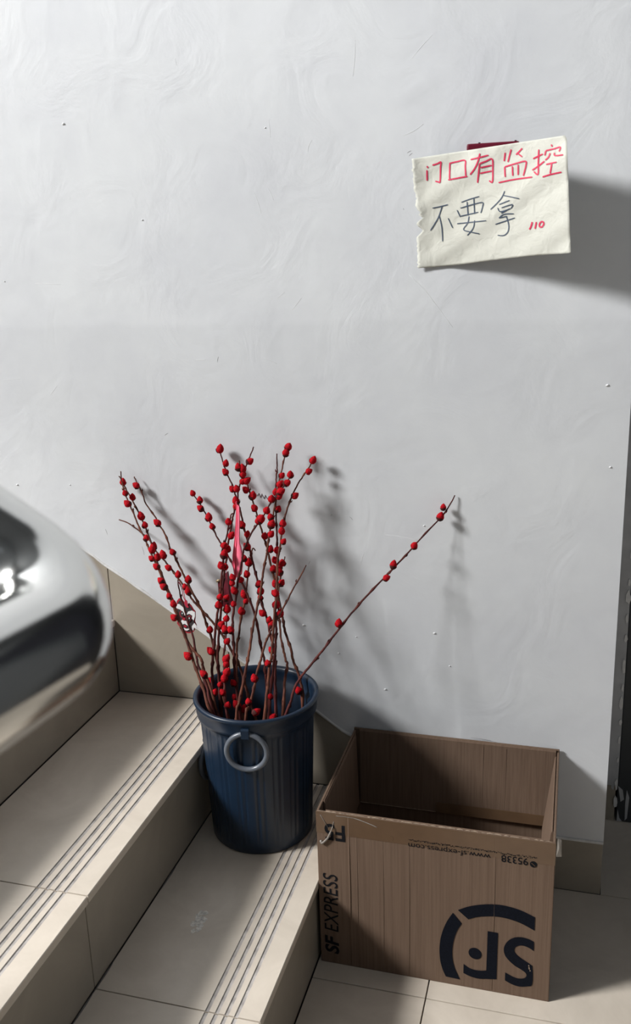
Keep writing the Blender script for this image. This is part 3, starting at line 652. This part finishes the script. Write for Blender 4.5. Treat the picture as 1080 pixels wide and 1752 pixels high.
for xs, sg, lean in ((BX0+TH, 1, 0.0075), (BX1-TH, -1, 0.021)):
    bm = bmesh.new(); prism(bm, [(xs+sg*0.0005, 0, BH-0.001), (xs+sg*0.002, 0, BH+0.0005), (xs+sg*0.004, 0, BH-0.004), (xs+sg*lean, 0, BH-FL), (xs+sg*(lean-0.0035), 0, BH-FL)], (0, BY1-BY0-0.05, 0)); bmesh.ops.translate(bm, verts=bm.verts, vec=(0, BY0+0.03, 0)); cpart('side_flap', bm, M['card'])
# torn white fibres along the top crease
bm = bmesh.new(); x = BX0+0.002
while x < BX1-0.004:
    l_ = random.uniform(0.004, 0.014); r = random.uniform(0.0006, 0.0014)
    tube(bm, [Vector((x, BY0+0.0012, BH+0.0002)), Vector((x+l_/2, BY0+0.0012+random.uniform(-5e-4, 5e-4), BH+0.0006)), Vector((x+l_, BY0+0.0012, BH+0.0002))], [r*0.6, r, r*0.5], 5); x += l_*random.uniform(1.0, 1.6)
x = BX0+0.012
while x < BX1-0.055:
    l_ = random.uniform(0.02, 0.05); tube(bm, [Vector((x, yb-0.0105, BH-FL)), Vector((x+l_, yb-0.0105, BH-FL))], 0.0006, 4); x += l_*1.02
cpart('torn_edge', bm, M['edge_card'])['kind'] = 'stuff'
# pressed vertical creases in the front
bm = bmesh.new()
for px, r in ((597, 0.0011), (610, 0.0005), (848, 0.0006), (700, 0.0005), (655, 0.0004)):
    xx = at(px, 1450, y=BY0).x; tube(bm, [Vector((xx, BY0, 0.004)), Vector((xx+0.0005, BY0-0.0002, 0.15)), Vector((xx, BY0, BH-0.003))], [r*0.6, r, r*0.7], 6)
cpart('crease', bm, M['card'], True)['kind'] = 'stuff'
bm = bmesh.new()
for px in (692, 865, 826):
    xx = at(px, 1330, y=yb-0.006).x; tube(bm, [Vector((xx, yb-0.0092, BH-FL+0.004)), Vector((xx, yb-0.0045, BH-0.004))], 0.0006, 6)
cpart('crease', bm, M['card'], True)['kind'] = 'stuff'
# brown packing tape round the top
bm = bmesh.new(); box(bm, (BX0-0.0004, BY0-0.0004, BH-0.040), (BX1+0.0004, BY0+0.0002, BH-0.0012)); cpart('packing_tape', bm, M['tape'])['label'] = 'glossy brown packing tape'
bm = bmesh.new(); box(bm, (BX0+0.16, yb-0.0115, BH-FL-0.0), (BX1-0.02, yb-0.0107, BH-FL+0.022)); cpart('packing_tape', bm, M['tape'])
# printing
YI = BY0-0.0007
def on_front(o): o.parent = FRONT; o.matrix_parent_inverse = Matrix.Identity(4); return o
def ink(name, bm, m): return on_front(cpart(name, bm, m))
def ipoly(bm, ps, fn): prism(bm, [at(*fn(*p), y=YI) for p in ps], (0, 0.0005, 0))
def LG(x, y): return (730+x/4.696, 1530+y/4.696)
def band(bm, outer, inner, fn):
    """ribbon between two traced edges"""
    n = len(outer)
    A = [bm.verts.new(at(*fn(*p), y=YI)) for p in outer]; B = [bm.verts.new(at(*fn(*p), y=YI)) for p in inner]
    for i in range(n-1): bm.faces.new((A[i], A[i+1], B[i+1], B[i]))
def densify(ps, k=4): return [(q.x, q.y) for q in smooth_path([Vector((a, b)) for a, b in ps], k)]
bm = bmesh.new()
band(bm, densify([(252, 127), (340, 98), (440, 83), (540, 81), (640, 94), (760, 130), (873, 186)]), densify([(336, 202), (390, 187), (450, 179), (540, 178), (630, 191), (750, 230), (868, 293)]), LG)
band(bm, densify([(212, 149), (160, 225), (120, 325), (104, 430), (110, 530), (130, 605), (155, 660)]), densify([(284, 236), (248, 290), (222, 360), (208, 440), (210, 520), (230, 600), (270, 685)]), LG)
band(bm, [(491, 296), (486, 450), (480, 612), (478, 680)], [(575, 311), (570, 450), (564, 612), (562, 683)], LG)
band(bm, densify([(298, 560), (340, 590), (390, 608), (440, 614), (480, 612)]), densify([(296, 632), (340, 655), (390, 672), (440, 680), (478, 680)]), LG)
ipoly(bm, [(390+52*math.cos(k*6.283/28)+6*math.sin(k*6.283/28), 477+45*math.sin(k*6.283/28)+6*math.cos(k*6.283/28)) for k in range(28)], LG)
band(bm, densify([(864, 383), (820, 360), (760, 345), (700, 350), (650, 380), (622, 430), (628, 485), (660, 530), (710, 575), (760, 605), (795, 632), (803, 655), (785, 674), (740, 677), (690, 660), (632, 628)]),
     densify([(862, 457), (820, 430), (770, 412), (735, 415), (712, 430), (706, 455), (720, 480), (755, 510), (800, 540), (835, 565), (852, 590), (850, 722), (810, 740), (750, 742), (690, 725), (630, 692)]), LG)
ink('printed_emblem', bm, M['ink_navy'])
bm = bmesh.new()
for a in [(822, 575), (826, 600), (832, 615), (824, 590)]:
    c = at(*LG(*a), y=YI-0.0002); prism(bm, [c+Vector((0.0010*math.cos(k*1.2566+a[0]), 0, 0.0014*math.sin(k*1.2566+a[0]))) for k in range(5)], (0, 0.0002, 0))
ink('scratch_marks', bm, M['edge_card'])['kind'] = 'stuff'
def text_bm(body, size, bold=0.0, shear=0.0, sx=1.0):
    cu = bpy.data.curves.new('lettering', 'FONT'); cu.body = body; cu.size = size; cu.offset = bold; cu.shear = shear; cu.align_x = 'LEFT'; cu.resolution_u = 4
    o = bpy.data.objects.new('lettering', cu); COL.objects.link(o); bpy.context.view_layer.update()
    me = bpy.data.meshes.new_from_object(o.evaluated_get(bpy.context.evaluated_depsgraph_get()))
    bpy.data.objects.remove(o); bpy.data.curves.remove(cu)
    b = bmesh.new(); b.from_mesh(me); bpy.data.meshes.remove(me)
    return b
def place_text(name, body, org, xdir, ydir, width, height, m, bold=0.0, shear=0.0):
    """lettering stretched to width x height from org, in the plane of the carton front"""
    b = text_bm(body, 1.0, bold, shear)
    xs = [v.co.x for v in b.verts]; ys = [v.co.y for v in b.verts]; x0, x1, y0, y1 = min(xs), max(xs), min(ys), max(ys)
    for v in b.verts:
        v.co = org+xdir*((v.co.x-x0)/(x1-x0)*width)+ydir*((v.co.y-y0)/(y1-y0)*height)
    return finish(name, b, m, FRONT)
X_, Z_ = Vector((1, 0, 0)), Vector((0, 0, 1))
def fp(px, py): return at(px, py, y=YI)
# lettering reading upward at the left edge
a, b_, c_ = fp(580, 1633), fp(580, 1603), fp(579, 1595); d_ = fp(579, 1497); wd = fp(580, 1600).x-fp(556, 1600).x
a.x = b_.x = c_.x = fp(580, 1600).x
place_text('printed_lettering', 'SF', a, Z_, -X_, b_.z-a.z, wd, M['ink_black'], bold=0.03, shear=0.15)
place_text('printed_lettering', 'EXPRESS', c_, Z_, -X_, d_.z-c_.z, wd, M['ink_black'], shear=0.15)
# size mark at the corner, upside down like the rest of the printing near the rim
q0, q1 = fp(590, 1411), fp(556, 1440)
place_text('printed_lettering', 'F5', fp(590, 1413), -X_, -Z_, fp(590, 1413).x-fp(555, 1413).x, fp(590, 1413).z-fp(590, 1441).z, M['ink_black'], bold=0.02)
def updown(body, pxr, pxl, ytop_r, h_px, m, bold=0.0):
    o0 = fp(pxr, ytop_r); w_ = o0.x-fp(pxl, ytop_r).x; h_ = o0.z-fp(pxr, ytop_r+h_px).z
    return place_text('printed_lettering', body, o0, -X_, -Z_, w_, h_, m, bold)
updown('95338', 904, 858, 1469, 12, M['ink_black'], 0.01)
updown('www.sf-express.com', 840, 699, 1459, 12, M['ink_black'])
bm = bmesh.new(); c = fp(913, 1479); prism(bm, [c+Vector((0.0055*math.cos(k*6.283/20), 0, 0.0055*math.sin(k*6.283/20))) for k in range(20)], (0, 0.0005, 0)); ink('printed_phone_mark', bm, M['ink_black'])
bm = bmesh.new(); tube(bm, [c+Vector((-0.003, -0.0003, 0.002)), c+Vector((0.0005, -0.0003, -0.0005)), c+Vector((0.003, -0.0003, -0.003))], 0.0006, 5); ink('printed_phone_mark', bm, M['tape'])
bm = bmesh.new(); p0, p1 = fp(919, 1466.5), fp(699, 1435); x = p0.x
while x > p1.x:
    wv = random.uniform(0.0008, 0.0022); zz = p0.z+(p1.z-p0.z)*(p0.x-x)/(p0.x-p1.x)
    for kk in range(random.choice((1, 2, 2))):
        z1 = zz-random.uniform(0.0, 0.0028); box(bm, (x-wv, YI, z1-random.uniform(0.0006, 0.0016)), (x, YI+0.0005, z1))
    x -= wv+random.uniform(0.0003, 0.0011)
ink('printed_fine_line', bm, M['ink_black'])['kind'] = 'stuff'
# bits of clear tape left on the corners
def scrap(name, ps, m, sub=None):
    bm = bmesh.new(); V = [bm.verts.new(p) for p in ps]; ce = bm.verts.new(sum(ps, Vector())/len(ps)+Vector((0, -0.002, 0.001)))
    for i in range(len(V)): bm.faces.new((V[i], V[(i+1) % len(V)], ce))
    o = cpart(name, bm, m); s = o.modifiers.new('thick', 'SOLIDIFY'); s.thickness = 0.0004; return o
scrap('tape_scrap', [fp(955, 1436)+Vector((0, 0.002, 0)), fp(959, 1440)+Vector((0.002, 0.004, 0)), fp(960, 1468)+Vector((0.001, 0.003, 0)), fp(952, 1466)], M['film'])
bm = bmesh.new(); tube(bm, smooth_path([fp(570, 1413)+Vector((0, -0.002, 0)), fp(566, 1423)+Vector((0, -0.004, 0)), fp(561, 1433)+Vector((0, -0.0025, 0)), fp(552, 1441)+Vector((0, -0.002, 0)), fp(549, 1437)], 4), [0.001]*4+[0.0018]*8+[0.0024]*4+[0.0008], 7)
tube(bm, [fp(548, 1394), fp(562, 1416)+Vector((0, -0.001, 0))], 0.0005, 4); tube(bm, [fp(571, 1406), fp(568, 1418)+Vector((0, -0.001, 0))], 0.0005, 4)
tube(bm, smooth_path([fp(575, 1396), fp(605, 1400), fp(630, 1409), fp(646, 1416)], 4), [0.0004]*5+[0.0008]*7+[0.0003], 4)
cpart('tape_scrap', bm, M['film'], True)
bm = bmesh.new(); c = fp(669, 1434); prism(bm, [c+Vector((0.0042*math.cos(k*6.283/14), 0, 0.0042*math.sin(k*6.283/14))) for k in range(14)], (0, 0.0004, 0)); ink('printed_dot', bm, M['tape'])

# ------------------------------------------------------------------ call point box on the wall and the note over it
cpb = empty('call_point_box', at(845, 290, y=0)); tag(cpb, 'maroon plastic box on the wall, its top edge showing above the note', 'box')
pa, pb = at(799, 249, y=-0.012), at(889, 241, y=-0.012)
bm = boxbm((pa.x, -0.0165, pa.z-0.095), (pb.x, -0.005, pa.z+0.002), 0.003); part('box_body', bm, M['maroon'], cpb)
bm = bmesh.new()
for k in range(2): box(bm, (pa.x+0.018+0.055*k, -0.014, pa.z+0.0018), (pa.x+0.021+0.055*k, -0.008, pa.z+0.0032))
part('lid_clip', bm, M['metal_dark'], cpb)

TL, TR, BRc, BL = (703, 272), (970, 231), (977, 432), (714, 459)
def npx(u, v):
    return tuple((TL[i]*(1-u)+TR[i]*u)*(1-v)+(BL[i]*(1-u)+BRc[i]*u)*v for i in (0, 1))
def ndep(u, v):
    y = -0.0065-0.080*u**1.7
    y -= 0.004*math.exp(-((u-0.42)/0.05)**2)*max(0, 1-v*3)                 # dent over the box corner
    y += 0.0020*math.sin(9*u+5*v)*math.sin(7*v+2*u)+0.0007*math.sin(31*u-17*v)+0.0007*math.sin(23*v+19*u)
    y += 0.007*math.exp(-((u-1.0)**2+(v)**2)/0.01)
    if u < 0.08: y -= 0.004*(1-u/0.08)*(0.5+0.5*math.sin(v*14))
    return min(y, -0.0062)
def npos(u, v, off=0.0):
    px = npx(u, v); return at(px[0], px[1], y=ndep(u, v)-off)
rn = random.Random(5); jag = [rn.uniform(0, 0.010) for _ in range(61)]
def u0(v):
    k = v*60; i = min(59, int(k)); e = jag[i]*(1-(k-i))+jag[i+1]*(k-i)+0.012*math.sin(math.pi*v)**2
    for c, wd_, a in ((0.545, 0.030, 0.035), (0.49, 0.03, 0.022), (0.665, 0.045, 0.030), (0.36, 0.04, 0.006)):
        e += a*max(0, 1-((v-c)/wd_)**2)
    return e
note = empty('paper_note', npos(0.5, 1.0)); tag(note, 'cream torn paper note with handwritten red and blue-grey characters on the wall', 'note')
bm = bmesh.new(); P = []
NU, NV = 56, 60
for j in range(NV+1):
    v = j/NV; row = []
    for i in range(NU+1):
        u = u0(v)+(1-u0(v))*i/NU
        if v < 0.05: u = u0(v)+(1-0.012*(1-v/0.05)**2-u0(v))*i/NU
        row.append(npos(u, v+0.006*math.sin(u*7)*(1 if 0.98 < v else 0)))
    P.append(row)
grid_between(bm, P); o = part('sheet', bm, M['paper'], note, True)
s = o.modifiers.new('thick', 'SOLIDIFY'); s.thickness = 0.00025; s.offset = 0
def inv_uv(px, py):
    u, v = 0.5, 0.5
    for _ in range(12):
        a = npx(u, v); e = 1e-4; b = npx(u+e, v); c = npx(u, v+e)
        j = [[(b[0]-a[0])/e, (c[0]-a[0])/e], [(b[1]-a[1])/e, (c[1]-a[1])/e]]; det = j[0][0]*j[1][1]-j[0][1]*j[1][0]
        rx, ry = px-a[0], py-a[1]; u += (rx*j[1][1]-ry*j[0][1])/det; v += (ry*j[0][0]-rx*j[1][0])/det
    return u, v
def strokes(bm, lines, fn, wd):
    for ln in lines:
        pp = [Vector(fn(*p)) for p in ln]; pp = smooth_path(pp, 5) if len(pp) > 1 else pp
        dd = []
        for a, b in zip(pp, pp[1:]):
            k = max(1, int((b-a).length/2.0)); dd += [a+(b-a)*i/k for i in range(k)]
        pp = dd+[pp[-1]]; A = []; B = []
        for i, p in enumerate(pp):
            d = (pp[min(i+1, len(pp)-1)]-pp[max(i-1, 0)]); d = d.normalized() if d.length > 1e-6 else Vector((1, 0)); nn = Vector((-d.y, d.x))*wd/2*(0.75 if i in (0, len(pp)-1) else 1)
            A.append(bm.verts.new(npos(*inv_uv(*(p+nn)), off=0.0009))); B.append(bm.verts.new(npos(*inv_uv(*(p-nn)), off=0.0009)))
        for i in range(len(pp)-1): bm.faces.new((A[i], A[i+1], B[i+1], B[i]))
def L1(x, y): return (690+x/3.6, 230+y/3.6)
def L2(x, y): return (690+x/3.6, 320+y/3.6)
RED = [
 [[(147, 195), (152, 207)], [(146, 220), (147, 285)], [(180, 190), (210, 180), (232, 170), (230, 200), (227, 288), (215, 292), (198, 288)]],
 [[(287, 178), (285, 275)], [(285, 178), (330, 168), (380, 160), (382, 200), (385, 255)], [(277, 280), (340, 268), (395, 258)]],
 [[(415, 155), (525, 128)], [(472, 117), (460, 165), (440, 210), (412, 248)], [(470, 180), (465, 230), (458, 298)], [(470, 180), (510, 165), (548, 152), (552, 220), (549, 292), (530, 284)], [(475, 205), (545, 190)], [(472, 240), (545, 225)]],
 [[(628, 112), (622, 165)], [(665, 92), (655, 130), (645, 170)], [(733, 85), (715, 105), (695, 125)], [(700, 112), (733, 138)], [(625, 200), (628, 262)], [(625, 200), (690, 180), (752, 165), (756, 190), (740, 255)], [(672, 195), (675, 255)], [(708, 185), (708, 250)], [(587, 297), (680, 278), (795, 262)]],
 [[(800, 150), (860, 120)], [(835, 92), (832, 180), (830, 246), (805, 228)], [(795, 220), (832, 195), (870, 165)], [(912, 62), (918, 75)], [(878, 102), (872, 130)], [(878, 100), (930, 88), (968, 78), (960, 105)], [(905, 115), (895, 140), (875, 158)], [(932, 112), (935, 130), (985, 125)], [(880, 185), (945, 170)], [(915, 180), (905, 240)], [(858, 262), (910, 246), (975, 232)]]]
for ch in RED:
    bm = bmesh.new(); strokes(bm, ch, L1, 2.5); part('red_character', bm, M['red_ink'], note)
BLUE = [
 [[(180, 130), (230, 120), (275, 108)], [(240, 118), (215, 190), (168, 268)], [(222, 175), (238, 250), (243, 335)], [(277, 192), (305, 252)]],
 [[(358, 94), (410, 75), (468, 58)], [(332, 142), (352, 185)], [(352, 130), (420, 110), (486, 95), (490, 115), (478, 160)], [(393, 90), (400, 175)], [(435, 70), (440, 165)], [(352, 180), (462, 155)], [(405, 180), (398, 220), (372, 262), (420, 278), (470, 288)], [(332, 226), (512, 207)], [(440, 205), (430, 255), (395, 298)]],
 [[(625, 25), (600, 75), (538, 138)], [(618, 52), (660, 60), (715, 72)], [(590, 108), (655, 82)], [(582, 128), (600, 152), (662, 132)], [(605, 128), (672, 108), (664, 132)], [(640, 142), (604, 162)], [(590, 192), (620, 168), (682, 165)], [(592, 190), (640, 180)], [(568, 230), (688, 190)], [(636, 182), (650, 235), (645, 275), (620, 298), (582, 297)]]]
for ch in BLUE:
    bm = bmesh.new(); strokes(bm, ch, L2, 1.75); part('blue_character', bm, M['blue_ink'], note)
for ch in ([[(795, 215), (788, 240), (778, 262)]], [[(820, 215), (812, 258)]], [[(852+13*math.cos(k*0.52+0.6)+4*math.sin(k*0.52+0.6)*-1, 230+17*math.sin(k*0.52+0.6)) for k in range(13)]]):
    bm = bmesh.new(); strokes(bm, ch, L2, 2.7); part('red_digit', bm, M['red_ink'], note)
